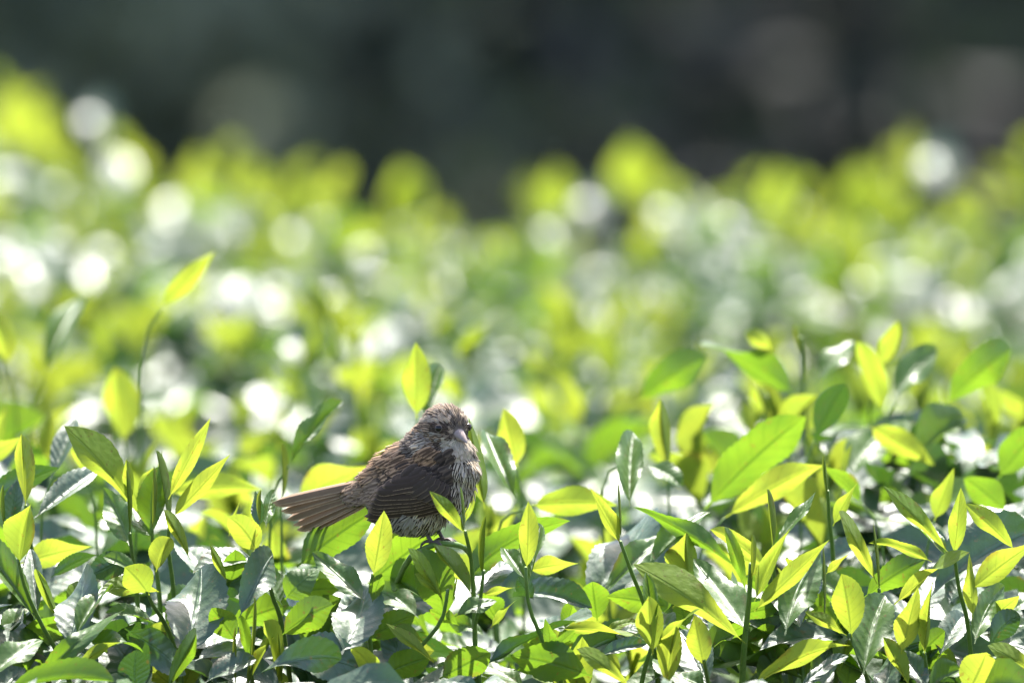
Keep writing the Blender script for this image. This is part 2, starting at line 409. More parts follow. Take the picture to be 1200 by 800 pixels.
def woody(bush, x0, x1, y0, y1, seed):
    r = random.Random(seed); cx, cy = (x0 + x1) / 2, (y0 + y1) / 2
    V, Fc = tube_geo(spline([(0, 0, -0.06), (0.02, 0.01, 0.12), (0.0, 0.03, 0.24)], 5), [0.045, 0.042, 0.04, 0.038, 0.036, 0.03], 8)
    mesh_obj('trunk', V, Fc, M_WOOD, bush)
    for k in range(11):
        an = k * 2.4; q = math.sqrt((k + 0.5) / 11)
        ex, ey = math.cos(an) * q * (x1 - x0) * 0.42, math.sin(an) * q * (y1 - y0) * 0.42
        e = Vector((ex, ey, H(cx + ex, cy + ey) - 0.09 - ground_z(cx, cy)))
        pts = spline([(0, 0.02, 0.17), (ex * 0.35, ey * 0.35, 0.36 + r.uniform(-.03, .05)), (ex * 0.8, ey * 0.8, 0.58), e], 8)
        V, Fc = tube_geo(pts, [0.018 - 0.0016 * i for i in range(9)], 6)
        for j in range(7):
            s = pts[5 + j % 3]; a2 = r.uniform(0, 6.28)
            e2 = s + Vector((math.cos(a2) * 0.10, math.sin(a2) * 0.10, r.uniform(0.05, 0.14)))
            if cy + e2.y < -0.2: e2.z -= 0.05
            v2, f2 = tube_geo(spline([s, s.lerp(e2, .5) + Vector((0, 0, .01)), e2], 4), [0.005, 0.0045, 0.004, 0.003, 0.002], 5)
            of = len(V); V += v2; Fc += [tuple(i + of for i in f) for f in f2]
        mesh_obj('branch', V, Fc, M_WOOD, bush)

def edge_drop(x, y, c):
    x0, x1, y0, y1 = c
    d = min(x - x0, x1 - x, y - y0, y1 - y)
    return (0.10 if y0 < 0.5 else 0.045) * max(0, 1 - max(d, 0) / 0.12) ** 2

BUSH = {}
def make_bush(key, cell, label, group, n_obj, n_shoot, n_mature, seed, reject=None, hmax=0.10):
    x0, x1, y0, y1 = cell; cx, cy = (x0 + x1) / 2, (y0 + y1) / 2
    org = Vector((cx, cy, ground_z(cx, cy)))
    b = empty('tea_bush', org, label, 'tea bush', group); BUSH[key] = b
    woody(b, x0, x1, y0, y1, seed)
    r = random.Random(seed); pinv = Matrix.Translation(-org)
    shoots = []
    tries = 0
    while len(shoots) < n_shoot and tries < n_shoot * 12:
        tries += 1
        x, y = r.uniform(x0 - .02, x1 + .02), r.uniform(y0 + .02, y1 - .02)
        z = H(x, y) - edge_drop(x, y, cell) - 0.035 + r.gauss(0, 0.008)
        s = gen_shoot(x, y, z, r, hmax=hmax if r.random() > 0.06 else hmax + 0.04)
        if reject and reject(s): continue
        shoots.append(s)
    def vis(s):
        px, py = scr(s[0].translation); m = max(0, -px - 20, px - 1220)
        return m + (s[0].translation.y - cell[2]) * 5
    shoots.sort(key=vis)
    rest = []
    for i, (S, me, lv) in enumerate(shoots):
        if i < n_obj:
            so = place('shoot', me, S, b, pinv); si = S.inverted()
            for kd, bi, k, M in lv: place('bud' if kd == 'B' else 'leaf', LEAF[kd, bi, k], M, so, si)
        else: rest += lv
    while n_mature > 0:
        x, y = r.uniform(x0 - .03, x1 + .03), r.uniform(y0 - .03, y1 + .03)
        top = H(x, y) - edge_drop(x, y, cell)
        z = top + 0.012 - abs(r.gauss(0, 0.045))
        an = r.uniform(0, 6.28); el = r.gauss(0.15, 0.35)
        d = Vector((math.cos(an) * math.cos(el), math.sin(an) * math.cos(el), math.sin(el)))
        L = r.uniform(0.042, 0.075)
        p = Vector((x, y, z)) - d * L * 0.5
        nrm = Vector((r.gauss(0, .45), r.gauss(-0.34, .38), 1))
        kd = 'M' if r.random() < 0.86 else 'I'
        item = (kd, r.choice((1, 2, 3, 3, 4)), r.randrange(3), frame(p, p + d * L, nrm, L * r.uniform(0.38, 0.46)))
        n_mature -= 1
        if reject and reject((Matrix.Translation(p), None, [item])): continue
        rest.append(item)
    # leafy flanks facing the paths
    for k in range(260):
        x = r.uniform(x0, x1); y = y0 + r.uniform(-0.03, 0.06); z = 0.80 - abs(r.gauss(0, 0.16))
        if z < 0.35: continue
        d = Vector((r.gauss(0, .6), -1, r.gauss(0, .4))).normalized(); L = r.uniform(0.045, 0.07)
        rest.append(('M', 3, r.randrange(3), frame(Vector((x, y + .02, z)), Vector((x, y + .02, z)) + d * L, Vector((0, -.3, 1)), L * 0.42)))
    bake_foliage(rest, b, org)
    return b

def near_reject(s):
    """keep the space of the bird and of the shoots placed by hand clear"""
    S, me, lv = s
    for kd, bi, k, M in lv:
        for q in (0, 0.5, 1):
            p = M @ Vector((q, 0, 0)); px, py = scr(p)
            if -40 < px < 1240:
                lim = 625 if p.y < 0.45 else 520
                if p.y < 0.16 and py < 672 + 40 * math.sin(px * 0.013): return True
                if p.y < -0.02 and py < 800: return True
                if py < lim and p.y < 0.30 and px < 730: return True
                if 300 < px < 740 and py < 585 and p.y < 0.9: return True
                if px <= 300 and py < 470 + px * 0.2 and p.y < 0.75: return True
                if px >= 740 and py < 430 and p.y < 0.9: return True
    return False

L_ROW2 = 'softly blurred tea bush in the second row, just behind the sharp front bushes'
L_ROW3 = 'blurred tea bush in the middle rows between the second row and the last'
L_ROW4 = 'strongly blurred tea bush in the last row before the dark wood'
make_bush('left', (-0.80, 0.045, -0.30, 0.90), 'tea bush with lime shoots that the streaked brown bird perches on', None, 26, 95, 1900, 11, near_reject, 0.085)
make_bush('right', (0.045, 0.90, -0.30, 0.92), 'sharp front tea bush beside the one the bird perches on', None, 30, 110, 1900, 12, near_reject, 0.085)
for i, c in enumerate([(-1.05, -0.30, 0.98, 2.20), (-0.28, 0.42, 1.02, 2.20), (0.44, 1.15, 0.98, 2.2)]):
    make_bush('b%d' % i, c, L_ROW2, 'tea bushes of the second row', 34, 48, 2000, 20 + i)
for i, c in enumerate([(-1.10, -0.38, 2.26, 3.55), (-0.36, 0.36, 2.26, 3.55), (0.38, 1.10, 2.26, 3.55)]):
    make_bush('c%d' % i, c, L_ROW3, 'tea bushes of the middle row', 30, 50, 2000, 30 + i)
for i, c in enumerate([(-1.55, -0.72, 3.62, 5.25), (-0.70, 0.05, 3.62, 5.25), (0.07, 0.80, 3.62, 5.25), (0.82, 1.6, 3.62, 5.25)]):
    make_bush('d%d' % i, c, L_ROW4, 'tea bushes of the last row', 34, 60, 2400, 40 + i, None, 0.12)

# ------------------------------------------------------------------ shoots and leaves seen one by one
# leaf: (base x, base y, tip x, tip y, width px, kind, phi, bend, distance row, sideways lean of the normal, tip lean)
# phi: the leaf's upper side, 0 = up, 90 = towards the camera, -90 = away from it
def hero_leaf(spec, parent, pinv):
    bx, by, tx, ty, w, kind, phi, bend = spec[:8]
    y = spec[8] if len(spec) > 8 else 0.0
    nx_ = spec[9] if len(spec) > 9 else random.uniform(-0.25, 0.25)
    lean = spec[10] if len(spec) > 10 else random.uniform(-0.012, 0.012)
    b = P(bx, by, y); t = P(tx, ty, y + lean)
    if 25 <= phi <= 66: phi = 33 + (phi - 36) * 0.5          # glossy upper side towards the sky and the camera
    elif phi > 80: phi = random.uniform(-76, -58)            # tip nods towards the camera, sun comes through
    elif phi < -66: phi = random.uniform(-72, -58)
    n = Vector((nx_, -math.sin(R(phi)), math.cos(R(phi))))
    if len(spec) <= 10:                                       # lean the blade so that it really has that upper side
        a0 = t - b; a0.y = 0
        dy = -(n.x * a0.x + n.z * a0.z) / n.y
        t = P(tx, ty, y + max(-1.25, min(1.25, dy / a0.length)) * a0.length)
    s = (y - CAM.y) / PXR
    bi = min(range(6), key=lambda q: abs(BENDS[q] - bend))
    k = 'B' if kind == 'B' else kind
    me = LEAF['B', 0, random.randrange(3)] if k == 'B' else LEAF[k, bi, 0 if phi < -50 and abs(tx - bx) > 0.8 * abs(ty - by) else random.choice((0, 0, 0, 1, 1, 2))]
    place('bud' if k == 'B' else 'leaf', me, frame(b, t, n, w * s * (1.3 if k == 'B' else 0.94 if k == 'Y' else 1.06)), parent, pinv)
def hero_shoot(bush, stem, y, leaves, r0=3.2, y_end=None):
    b = BUSH[bush]; org = b.location.copy(); pinv = Matrix.Translation(-org)
    pts = [P(px, py, y + (0.04 * i / max(1, len(stem) - 1))) for i, (px, py) in enumerate(stem)]
    last = pts[-1]; d = (last - pts[-2]).normalized()
    pts += [last + (d + Vector((0, 0.1, -1))).normalized() * 0.05, last + (d * .5 + Vector((0, 0.25, -1))).normalized() * 0.11]
    pts = spline(pts, 14); s = 0.000498
    V, Fc = tube_geo([p - org for p in pts], [s * (r0 * 0.65 + r0 * 0.5 * i / 14) for i in range(15)], 7)
    so = mesh_obj('shoot', V, Fc, M_STEM, b)
    for l in leaves:
        hero_leaf(l if len(l) > 8 else tuple(l) + (y,), so, pinv)
def hero_loose(bush, leaves):
    b = BUSH[bush]; pinv = Matrix.Translation(-b.location)
    for l in leaves:
        if l[8] < 0.18: hero_leaf(l, b, pinv); continue
        p0 = P(l[0], l[1], l[8]); d = (p0 - P(l[2], l[3], l[8])).normalized()      # stands clear: give it its twig
        pts = spline([p0, p0 + (d + Vector((0, 0.2, -1))).normalized() * 0.03, p0 + Vector((d.x * 0.02, 0.03, -0.13))], 8)
        V, Fc = tube_geo([p - b.location for p in pts], [0.0006 + 0.00006 * i for i in range(9)], 6)
        hero_leaf(l, mesh_obj('shoot', V, Fc, M_STEM, b), pinv)

hero_shoot('left', [(21, 655), (30, 690), (48, 730), (66, 762), (82, 800)], -0.02, [
    (22, 662, 36, 591, 42, 'Y', 95, .15), (42, 726, -22, 640, 30, 'I', 40, .5, .0), (44, 722, 36, 643, 22, 'M', 60, .15, 0.01), (70, 728, 42, 666, 13, 'Y', 95, .5)])
hero_shoot('left', [(30, 592), (33, 625), (40, 660)], 0.03, [(30, 594, 25, 508, 24, 'Y', 95, .15), (10, 622, 21, 562, 22, 'M', 70, .15, .05), (5, 620, 4, 568, 5, 'B', 90, 0, .05)])
hero_shoot('left', [(152, 625), (155, 650), (160, 690)], 0.02, [(152, 632, 148, 550, 6, 'B', 90, 0), (152, 640, 121, 571, 30, 'I', 42, -.2, .03, -.5), (180, 630, 150, 588, 26, 'I', 45, .15, .04), (153, 590, 148, 538, 14, 'Y', 95, .15, .05), (172, 618, 75, 499, 26, 'Y', -75, .5, .05, .3)])
hero_shoot('left', [(178, 620), (180, 650), (186, 690)], 0.03, [(179, 628, 186, 546, 30, 'I', 72, .15), (178, 625, 180, 545, 5, 'B', 90, 0, .02), (160, 588, 180, 548, 16, 'Y', 95, .15, .06), (196, 585, 190, 528, 9, 'Y', 95, .15, .05)])
hero_shoot('left', [(200, 606), (197, 640), (203, 690)], 0.01, [(197, 585, 247, 489, 21, 'Y', 110, -.2, .02), (201, 607, 270, 532, 25, 'Y', 100, -.2), (223, 656, 192, 597, 14, 'Y', 95, .15, -.01), (198, 620, 183, 528, 6, 'B', 90, 0, .03)])
hero_shoot('left', [(303, 640), (312, 670), (320, 700), (330, 730)], -0.01, [(303, 648, 266, 605, 38, 'Y', 92, .9), (305, 615, 306, 574, 5, 'B', 90, 0, .01), (304, 618, 299, 575, 16, 'M', 75, .15, .02), (312, 618, 322, 574, 15, 'I', 55, .15, .03), (268, 628, 281, 587, 9, 'Y', 95, .15, .01)])
hero_shoot('left', [(172, 692), (180, 710), (192, 728), (206, 765)], -0.04, [(175, 697, 146, 664, 42, 'Y', 92, .5), (183, 670, 201, 630, 30, 'Y', 92, .5, -.01), (160, 672, 121, 652, 20, 'I', 40, .5, -.02), (192, 694, 118, 690, 18, 'Y', -60, .5, -.01)])
hero_shoot('left', [(437, 672), (433, 700), (432, 735), (436, 780)], -0.05, [(437, 676, 450, 598, 33, 'Y', 95, .15), (436, 706, 447, 672, 16, 'I', 95, .5)])
hero_shoot('left', [(525, 690), (518, 725), (495, 755), (470, 778), (448, 800)], -0.06, [(522, 710, 478, 642, 11, 'Y', 110, .5), (516, 698, 486, 672, 10, 'Y', 110, .5), (554, 698, 508, 638, 18, 'Y', 115, .15, -.05), (533, 722, 582, 704, 22, 'I', 50, .5, -.06), (498, 754, 464, 732, 11, 'Y', 110, .5), (513, 780, 452, 730, 12, 'Y', 110, .15, -.08), (522, 726, 488, 644, 46, 'I', 84, .15, .0), (530, 705, 535, 676, 4, 'B', 90, 0)])
hero_shoot('left', [(616, 664), (620, 710), (637, 752), (648, 780), (658, 800)], -0.05, [(617, 668, 619, 587, 24, 'Y', 95, .15), (620, 684, 634, 614, 24, 'I', 62, .15, -.03), (618, 680, 590, 642, 22, 'I', 40, .15, -.02), (645, 764, 640, 726, 15, 'I', 95, .9), (645, 764, 674, 738, 13, 'I', 95, .5)])
hero_shoot('left', [(567, 668), (562, 710), (556, 740), (562, 800)], -0.05, [(566, 678, 570, 604, 6, 'B', 90, 0), (566, 697, 605, 688, 12, 'Y', -70, .5), (575, 735, 606, 702, 12, 'Y', 100, .5)])
hero_shoot('left', [(545, 622), (552, 655), (555, 700)], -0.06, [(546, 626, 503, 575, 17, 'Y', 112, .15), (544, 624, 539, 570, 5, 'B', 90, 0), (545, 612, 556, 578, 10, 'Y', 95, .5, .03)])
hero_shoot('left', [(294, 780), (296, 800), (300, 830)], -0.07, [(293, 792, 298, 700, 6, 'B', 90, 0), (291, 774, 281, 720, 12, 'I', 92, .15), (276, 806, 276, 734, 6, 'B', 90, 0), (328, 806, 309, 727, 16, 'Y', 100, .15), (288, 806, 321, 746, 8, 'Y', 100, .15), (331, 806, 326, 740, 6, 'B', 90, 0)])
hero_loose('left', [
    (-24, 545, 24, 512, 27, 'Y', 95, .5, .25), (40, 607, 118, 548, 30, 'M', 38, .15, .06), (-30, 600, 70, 548, 34, 'M', 100, .5, .09),
    (80, 760, 100, 664, 52, 'M', 62, .15, -.05, -.2), (88, 745, 133, 688, 25, 'I', 38, .5, -.06), (42, 796, 146, 714, 24, 'I', 68, .9, -.08), (103, 752, 168, 764, 32, 'I', 40, .9, -.07),
    (82, 790, 142, 752, 15, 'Y', -60, .9, -.09), (160, 812, 160, 761, 36, 'M', 92, .15, -.09), (146, 736, 218, 790, 34, 'M', -75, .15, -.07), (-14, 796, 50, 750, 32, 'I', 32, .5, -.12), (4, 808, 134, 798, 24, 'I', -40, .5, -.13),
    (24, 660, 108, 640, 40, 'Y', -75, .5, .12), (60, 676, 114, 650, 20, 'M', -70, .5, .04), (152, 652, 103, 676, 32, 'M', -80, .5, .03),
    (214, 768, 236, 664, 68, 'M', 56, .15, -.05, .15), (196, 808, 230, 742, 20, 'I', 95, .5, -.08), (280, 724, 320, 650, 34, 'M', 62, .9, -.05), (266, 682, 246, 638, 11, 'Y', 95, .15, -.03),
    (277, 752, 248, 712, 30, 'I', -88, .5, -.03), (228, 774, 312, 752, 34, 'M', 20, .5, -.05), (240, 800, 300, 772, 30, 'M', 30, .5, -.09), (330, 744, 390, 708, 38, 'I', -82, .9, -.06),
    (322, 772, 418, 782, 54, 'M', 28, .9, -.07), (300, 790, 400, 772, 24, 'M', 40, .9, -.1), (400, 766, 428, 690, 56, 'M', 50, .15, -.08), (427, 704, 366, 646, 30, 'I', 34, -.2, -.05), (334, 702, 374, 666, 36, 'I', 78, .9, -.04),
    (338, 696, 398, 690, 32, 'I', -75, .5, .02), (348, 664, 444, 596, 48, 'I', -78, .5, .03, 0, .02), (432, 684, 516, 622, 50, 'I', -80, .5, .05), (428, 724, 534, 700, 42, 'M', 32, .5, .08),
    (430, 748, 486, 720, 34, 'I', 100, .5, -.05), (442, 798, 411, 760, 30, 'Y', 95, 1.4, -.09), (448, 790, 504, 770, 38, 'I', -75, .5, -.05), (515, 795, 575, 765, 42, 'I', -80, .5, -.06),
    (546, 680, 668, 610, 42, 'I', -80, 1.4, .0, 0, .02), (566, 780, 694, 722, 32, 'M', -50, .5, -.02), (655, 736, 756, 750, 20, 'Y', -62, .5, -.02), (694, 792, 598, 768, 48, 'I', -80, .5, -.05),
    (596, 700, 694, 712, 28, 'M', 20, .5, .06), (618, 668, 678, 660, 28, 'Y', -80, .5, .07), (622, 592, 724, 592, 38, 'Y', -75, .9, .2), (200, 578, 308, 574, 34, 'Y', -66, .9, .26),
    (300, 655, 226, 672, 44, 'M', 34, .5, .03), (250, 690, 205, 640, 40, 'M', 32, .5, .05), (488, 490, 487, 401, 36, 'Y', 95, .15, .30), (500, 492, 516, 428, 24, 'I', 62, .15, .34),
    (568, 596, 549, 488, 27, 'Y', 95, .5, .08), (604, 584, 569, 506, 32, 'I', 45, .15, .14), (606, 548, 590, 478, 36, 'Y', 95, .15, .32), (338, 545, 402, 470, 18, 'I', 45, .15, .2), (330, 590, 330, 520, 5, 'B', 90, 0, .2),
    (188, 362, 252, 294, 27, 'Y', 98, -.2, .6), (145, 520, 135, 430, 46, 'Y', 95, .15, .75), (50, 440, 100, 350, 30, 'I', 40, .5, .9), (10, 430, -10, 370, 30, 'Y', 95, .5, .8), (60, 560, 90, 490, 26, 'M', 60, .15, .2), (100, 555, 78, 505, 14, 'Y', 95, .15, .25),
    (345, 590, 440, 545, 60, 'Y', -60, .5, .35), (650, 790, 735, 745, 26, 'M', 40, .5, .0), (700, 770, 758, 754, 18, 'M', 45, .5, -.04), (740, 806, 676, 760, 17, 'Y', -70, .5, -.09)])

hero_shoot('right', [(727, 634), (740, 670), (755, 708), (765, 750)], -0.02, [(728, 638, 691, 571, 23, 'Y', 100, -.2), (728, 634, 724, 566, 5, 'B', 90, 0)])
hero_shoot('right', [(880, 660), (878, 700), (873, 750), (870, 800)], -0.05, [(880, 684, 881, 626, 7, 'B', 90, 0), (874, 694, 849, 617, 13, 'I', 95, .15), (884, 704, 926, 619, 23, 'Y', 105, .15), (884, 716, 972, 632, 27, 'Y', 105, -.2), (874, 754, 742, 661, 32, 'Y', -100, .5), (876, 740, 813, 654, 42, 'I', 34, -.2, -.03)], 4.2)
hero_shoot('right', [(906, 640), (908, 690), (920, 740)], -0.01, [(906, 646, 899, 573, 8, 'B', 90, 0), (909, 636, 956, 576, 17, 'I', 62, -.2), (920, 744, 962, 648, 42, 'I', 50, .15, -.03)])
hero_shoot('right', [(770, 715), (764, 755), (752, 800)], -0.07, [(765, 766, 760, 698, 36, 'Y', 95, .15), (780, 806, 792, 733, 32, 'Y', 95, .15), (768, 758, 820, 713, 15, 'Y', 110, .5), (766, 734, 757, 670, 17, 'I', 70, .15)])
hero_shoot('right', [(825, 772), (830, 800), (836, 830)], -0.07, [(825, 782, 813, 720, 32, 'Y', 95, .5), (830, 806, 796, 738, 44, 'M', 58, .15, -.05), (830, 806, 768, 772, 40, 'I', 34, .15, -.06), (826, 768, 860, 742, 22, 'I', 34, .15, -.03)])
hero_shoot('right', [(996, 742), (1010, 780), (1020, 810)], -0.06, [(998, 748, 986, 672, 40, 'Y', 95, .5), (992, 744, 943, 716, 15, 'Y', 110, .15)])
hero_shoot('right', [(1083, 764), (1088, 800), (1092, 830)], -0.06, [(1083, 770, 1094, 679, 19, 'Y', 95, .15), (1056, 766, 1076, 687, 34, 'Y', 95, .15), (1066, 806, 1035, 746, 19, 'Y', 100, .15), (1088, 806, 1056, 763, 24, 'M', 50, .15)])
hero_shoot('right', [(1030, 690), (1032, 720), (1036, 760)], 0.0, [(1031, 700, 1023, 612, 6, 'B', 90, 0), (1028, 684, 983, 599, 19, 'Y', 100, .5), (1092, 658, 1018, 636, 16, 'Y', -70, .9), (1012, 700, 1085, 655, 30, 'I', -80, .9, .02)])
hero_shoot('right', [(1118, 646), (1124, 690), (1134, 730), (1140, 800)], -0.03, [(1118, 652, 1126, 571, 23, 'Y', 95, .15), (1112, 648, 1035, 569, 18, 'Y', 110, .15), (1112, 654, 1058, 601, 26, 'I', 36, .15), (1140, 724, 1136, 648, 19, 'Y', 95, .15), (1142, 754, 1177, 686, 30, 'I', 40, .15), (1048, 708, 1136, 647, 22, 'Y', -48, .5, -.04)])
hero_shoot('right', [(970, 575), (972, 610), (976, 650)], 0.05, [(970, 584, 965, 533, 9, 'B', 90, 0), (976, 616, 1006, 564, 20, 'Y', 100, .5), (966, 730, 964, 640, 5, 'B', 90, 0, .0), (968, 672, 996, 648, 12, 'Y', 100, .15, .0)])
hero_shoot('right', [(938, 395), (941, 450), (946, 520)], 0.55, [(938, 420, 932, 380, 12, 'B', 90, 0), (932, 462, 820, 404, 40, 'I', -78, .9), (748, 470, 828, 418, 38, 'I', -78, .9), (905, 410, 872, 390, 20, 'Y', 100, .5), (960, 450, 1000, 400, 30, 'I', 40, .5)])
hero_loose('right', [
    (686, 712, 764, 598, 66, 'M', 62, .15, .08, .1), (700, 704, 794, 620, 26, 'I', 46, .5, .06), (756, 668, 832, 600, 28, 'I', 40, .5, .04), (808, 694, 804, 624, 42, 'Y', 95, .15, .05),
    (868, 668, 742, 594, 20, 'I', -65, .5, .05), (900, 668, 832, 620, 24, 'Y', -75, .9, .05), (880, 804, 996, 756, 28, 'Y', -52, .9, -.08), (936, 806, 994, 768, 16, 'M', 42, .5, -.05),
    (1012, 790, 1037, 697, 47, 'I', 52, .15, -.07), (1030, 830, 1045, 762, 30, 'M', 55, .15, -.06), (1190, 645, 1130, 589, 23, 'Y', 110, .15, .0), (1136, 692, 1222, 630, 38, 'Y', -80, .5, -.03), (1084, 706, 1210, 622, 54, 'M', 42, .5, .04),
    (1134, 812, 1156, 764, 48, 'Y', 95, .9, -.09), (1222, 796, 1157, 756, 21, 'Y', -100, .5, -.09), (1088, 806, 1126, 784, 26, 'I', 36, .15, -.1), (1160, 760, 1196, 722, 26, 'M', -80, 1.4, -.04), (1180, 806, 1215, 770, 32, 'M', -80, .5, -.06),
    (826, 596, 944, 488, 60, 'I', 100, .5, .30), (850, 606, 965, 545, 36, 'Y', -75, .9, .22), (782, 556, 774, 468, 27, 'Y', 95, .15, .34), (738, 594, 742, 506, 30, 'I', 50, .15, .12), (756, 545, 800, 570, 30, 'I', 35, .15, .28),
    (1036, 485, 1004, 400, 32, 'Y', 95, .9, .55), (1030, 430, 1052, 376, 24, 'Y', 95, .15, .6), (1108, 474, 1186, 408, 40, 'I', -85, .9, .5), (1050, 470, 1098, 406, 30, 'I', 44, .15, .5), (955, 515, 990, 450, 34, 'M', 92, .15, .35), (1020, 500, 1095, 545, 34, 'Y', -75, .9, .4), (1000, 560, 1040, 500, 40, 'I', 36, .15, .4),
    (1010, 590, 960, 548, 24, 'I', -50, .5, .25), (1070, 545, 1130, 490, 40, 'I', 34, .15, .45), (1095, 610, 1118, 548, 28, 'Y', 95, .15, .2), (1170, 560, 1220, 500, 44, 'I', -85, .5, .35), (1180, 600, 1130, 560, 36, 'I', -80, .5, .28),
    (905, 770, 960, 735, 26, 'M', 40, .5, .02), (990, 700, 940, 668, 30, 'I', 35, .5, .06), (930, 690, 1010, 640, 30, 'M', 30, .5, .12), (1100, 770, 1130, 720, 30, 'M', 45, .5, .0)])

# shoots that stand out of the last rows, and leaves tucked between the near stems
FAR_Y = [(740, 240, 738, 165, 56), (765, 255, 760, 180, 40), (655, 260, 650, 195, 44), (905, 270, 912, 195, 36), (930, 300, 925, 240, 50), (1000, 260, 1015, 195, 56), (1030, 265, 1000, 205, 44),
         (1065, 215, 1066, 148, 18), (1130, 290, 1120, 235, 44), (480, 265, 470, 195, 44), (455, 270, 490, 205, 40), (300, 250, 295, 185, 44), (230, 240, 232, 175, 34), (20, 180, 15, 100, 50), (60, 200, 50, 120, 44), (380, 260, 400, 205, 36), (850, 270, 845, 225, 30)]
FAR_W = [(112, 170, 112, 112, 40), (130, 230, 134, 180, 40), (285, 290, 285, 235, 44), (700, 265, 690, 215, 44), (800, 310, 798, 225, 60), (790, 270, 770, 225, 34), (865, 280, 855, 240, 44), (1095, 225, 1096, 165, 44), (1140, 315, 1150, 265, 50), (440, 310, 430, 270, 40), (350, 300, 340, 255, 40), (640, 300, 650, 255, 44), (210, 270, 205, 230, 34)]
for (ls, kd, ph, yy) in ((FAR_Y, 'Y', 95, 4.6), (FAR_W, 'M', 44, 4.4)):
    for l in ls: hero_loose('d1' if l[0] < 660 else 'd2', [l + (kd, ph + (random.uniform(-6, 16) if kd == 'M' else 0), .15, yy)])
for l in [(287, 385, 287, 325, 44, 'M', 50, .15, 2.4), (287, 420, 288, 365, 46, 'Y', 95, .5, 2.4), (360, 430, 340, 380, 40, 'M', 62, .15, 2.2)]:
    hero_loose('b1' if l[8] < 2.3 and l[0] > 330 else ('b0' if l[8] < 2.3 else 'c1'), [l])
tuck = random.Random(77)
for bush, xa, xb in (('left', -10, 690), ('right', 690, 1210)):
    for k in range(58):
        px = xa + (xb - xa) * (k + tuck.random()) / 58; py = tuck.uniform(690, 810) + (0 if k % 3 else 20)
        an = tuck.uniform(0.2, 2.94); L = tuck.uniform(45, 85); up = math.sin(an) * 0.6
        hero_loose(bush, [(px, py, px + math.cos(an) * L, py - up * L, L * tuck.uniform(.36, .46), tuck.choice('MMIIIY'), tuck.choice((-75, -70, 40, 36, 20, 50, -60)), tuck.choice((.15, .5, .9, .5)), tuck.uniform(0.0, 0.07))])

# ------------------------------------------------------------------ the bird
# built in photograph pixels about its feet (505, 635): X right, Y away, Z up; one pixel is half a millimetre
S_PX = 9.3 / PXR
FOOT = P(505, 635, 0.0)
bird = empty('bird', FOOT, 'small brown bird with streaked breast and dark wings perched on the tea', 'bird')
def B(px, py, Y): return Vector((px - 505, Y, 635 - py))
FD = Vector((0.87, -0.49, 0)).normalized()                 # the way the body faces
LD = Vector((0.49, 0.87, 0)).normalized()                  # across the body, away from the camera
HC = B(521, 500, -25)                                      # middle of the head
HF = Vector((0.62, -0.78, -0.10)).normalized()             # the way the head faces
HL = Vector((-HF.y, HF.x, 0)).normalized()                 # the head's far side
HU = HF.cross(HL) * -1 if HF.cross(HL).z < 0 else HF.cross(HL)

bm = bmesh.new()
def blob(c, rx, ry, rz, fwd=FD, pitch=0):
    f = (fwd * math.cos(R(pitch)) + Vector((0, 0, 1)) * math.sin(R(pitch))).normalized()
    l = Vector((-fwd.y, fwd.x, 0)).normalized(); u = f.cross(l)
    if u.z < 0: u = -u
    M = Matrix(((f.x * rx, l.x * ry, u.x * rz, c.x), (f.y * rx, l.y * ry, u.y * rz, c.y), (f.z * rx, l.z * ry, u.z * rz, c.z), (0, 0, 0, 1)))
    bmesh.ops.create_icosphere(bm, subdivisions=4, radius=1, matrix=M)
blob(B(484, 567, 0), 60, 37, 41, FD, 30)
blob(B(514, 563, -19), 33, 35, 44, FD, 60)
blob(B(512, 528, -18), 31, 30, 34, FD, 70)
blob(HC, 29, 26, 27, HF, 0)
blob(HC + HF * 7 + Vector((0, 0, -7)), 23, 22, 18, HF, 0)
blob(B(499, 527, -6), 27, 27, 27, FD, 50)
blob(B(507, 514, -14), 25, 24, 24, FD, 50)
blob(B(464, 547, 8), 60, 27, 20, FD, 37)
blob(B(530, 528, -30), 24, 24, 26, FD, 80)
blob(B(528, 548, -29), 22, 26, 36, FD, 80)
blob(B(446, 569, 22), 36, 21, 20, FD, 22)
blob(B(424, 577, 36), 26, 12, 11, FD, 18)
blob(B(474, 592, 10), 40, 30, 27, FD, 10)
blob(B(490, 600, -2), 36, 29, 24, FD, 8)
blob(B(498, 606, -10), 18, 14, 15, FD, 60)
blob(B(507, 606, 14), 18, 14, 15, FD, 60)
me = bpy.data.meshes.new('body'); bm.to_mesh(me); bm.free()
tmp = bpy.data.objects.new('body', me); C.objects.link(tmp)
m = tmp.modifiers.new('r', 'REMESH'); m.mode = 'VOXEL'; m.voxel_size = 2.2
m = tmp.modifiers.new('s', 'SMOOTH'); m.factor = 0.5; m.iterations = 14
dg = bpy.context.evaluated_depsgraph_get()
body_me = bpy.data.meshes.new_from_object(tmp.evaluated_get(dg))
bpy.data.objects.remove(tmp, do_unlink=True)
body_me.name = 'body'
bv = np.empty(len(body_me.vertices) * 3); body_me.vertices.foreach_get('co', bv); bv = bv.reshape(-1, 3)
body_me.calc_loop_triangles()
tri = np.empty(len(body_me.loop_triangles) * 3, np.int32); body_me.loop_triangles.foreach_get('vertices', tri); tri = tri.reshape(-1, 3)
bvh = BVHTree.FromPolygons([tuple(v) for v in bv], [tuple(t) for t in tri])

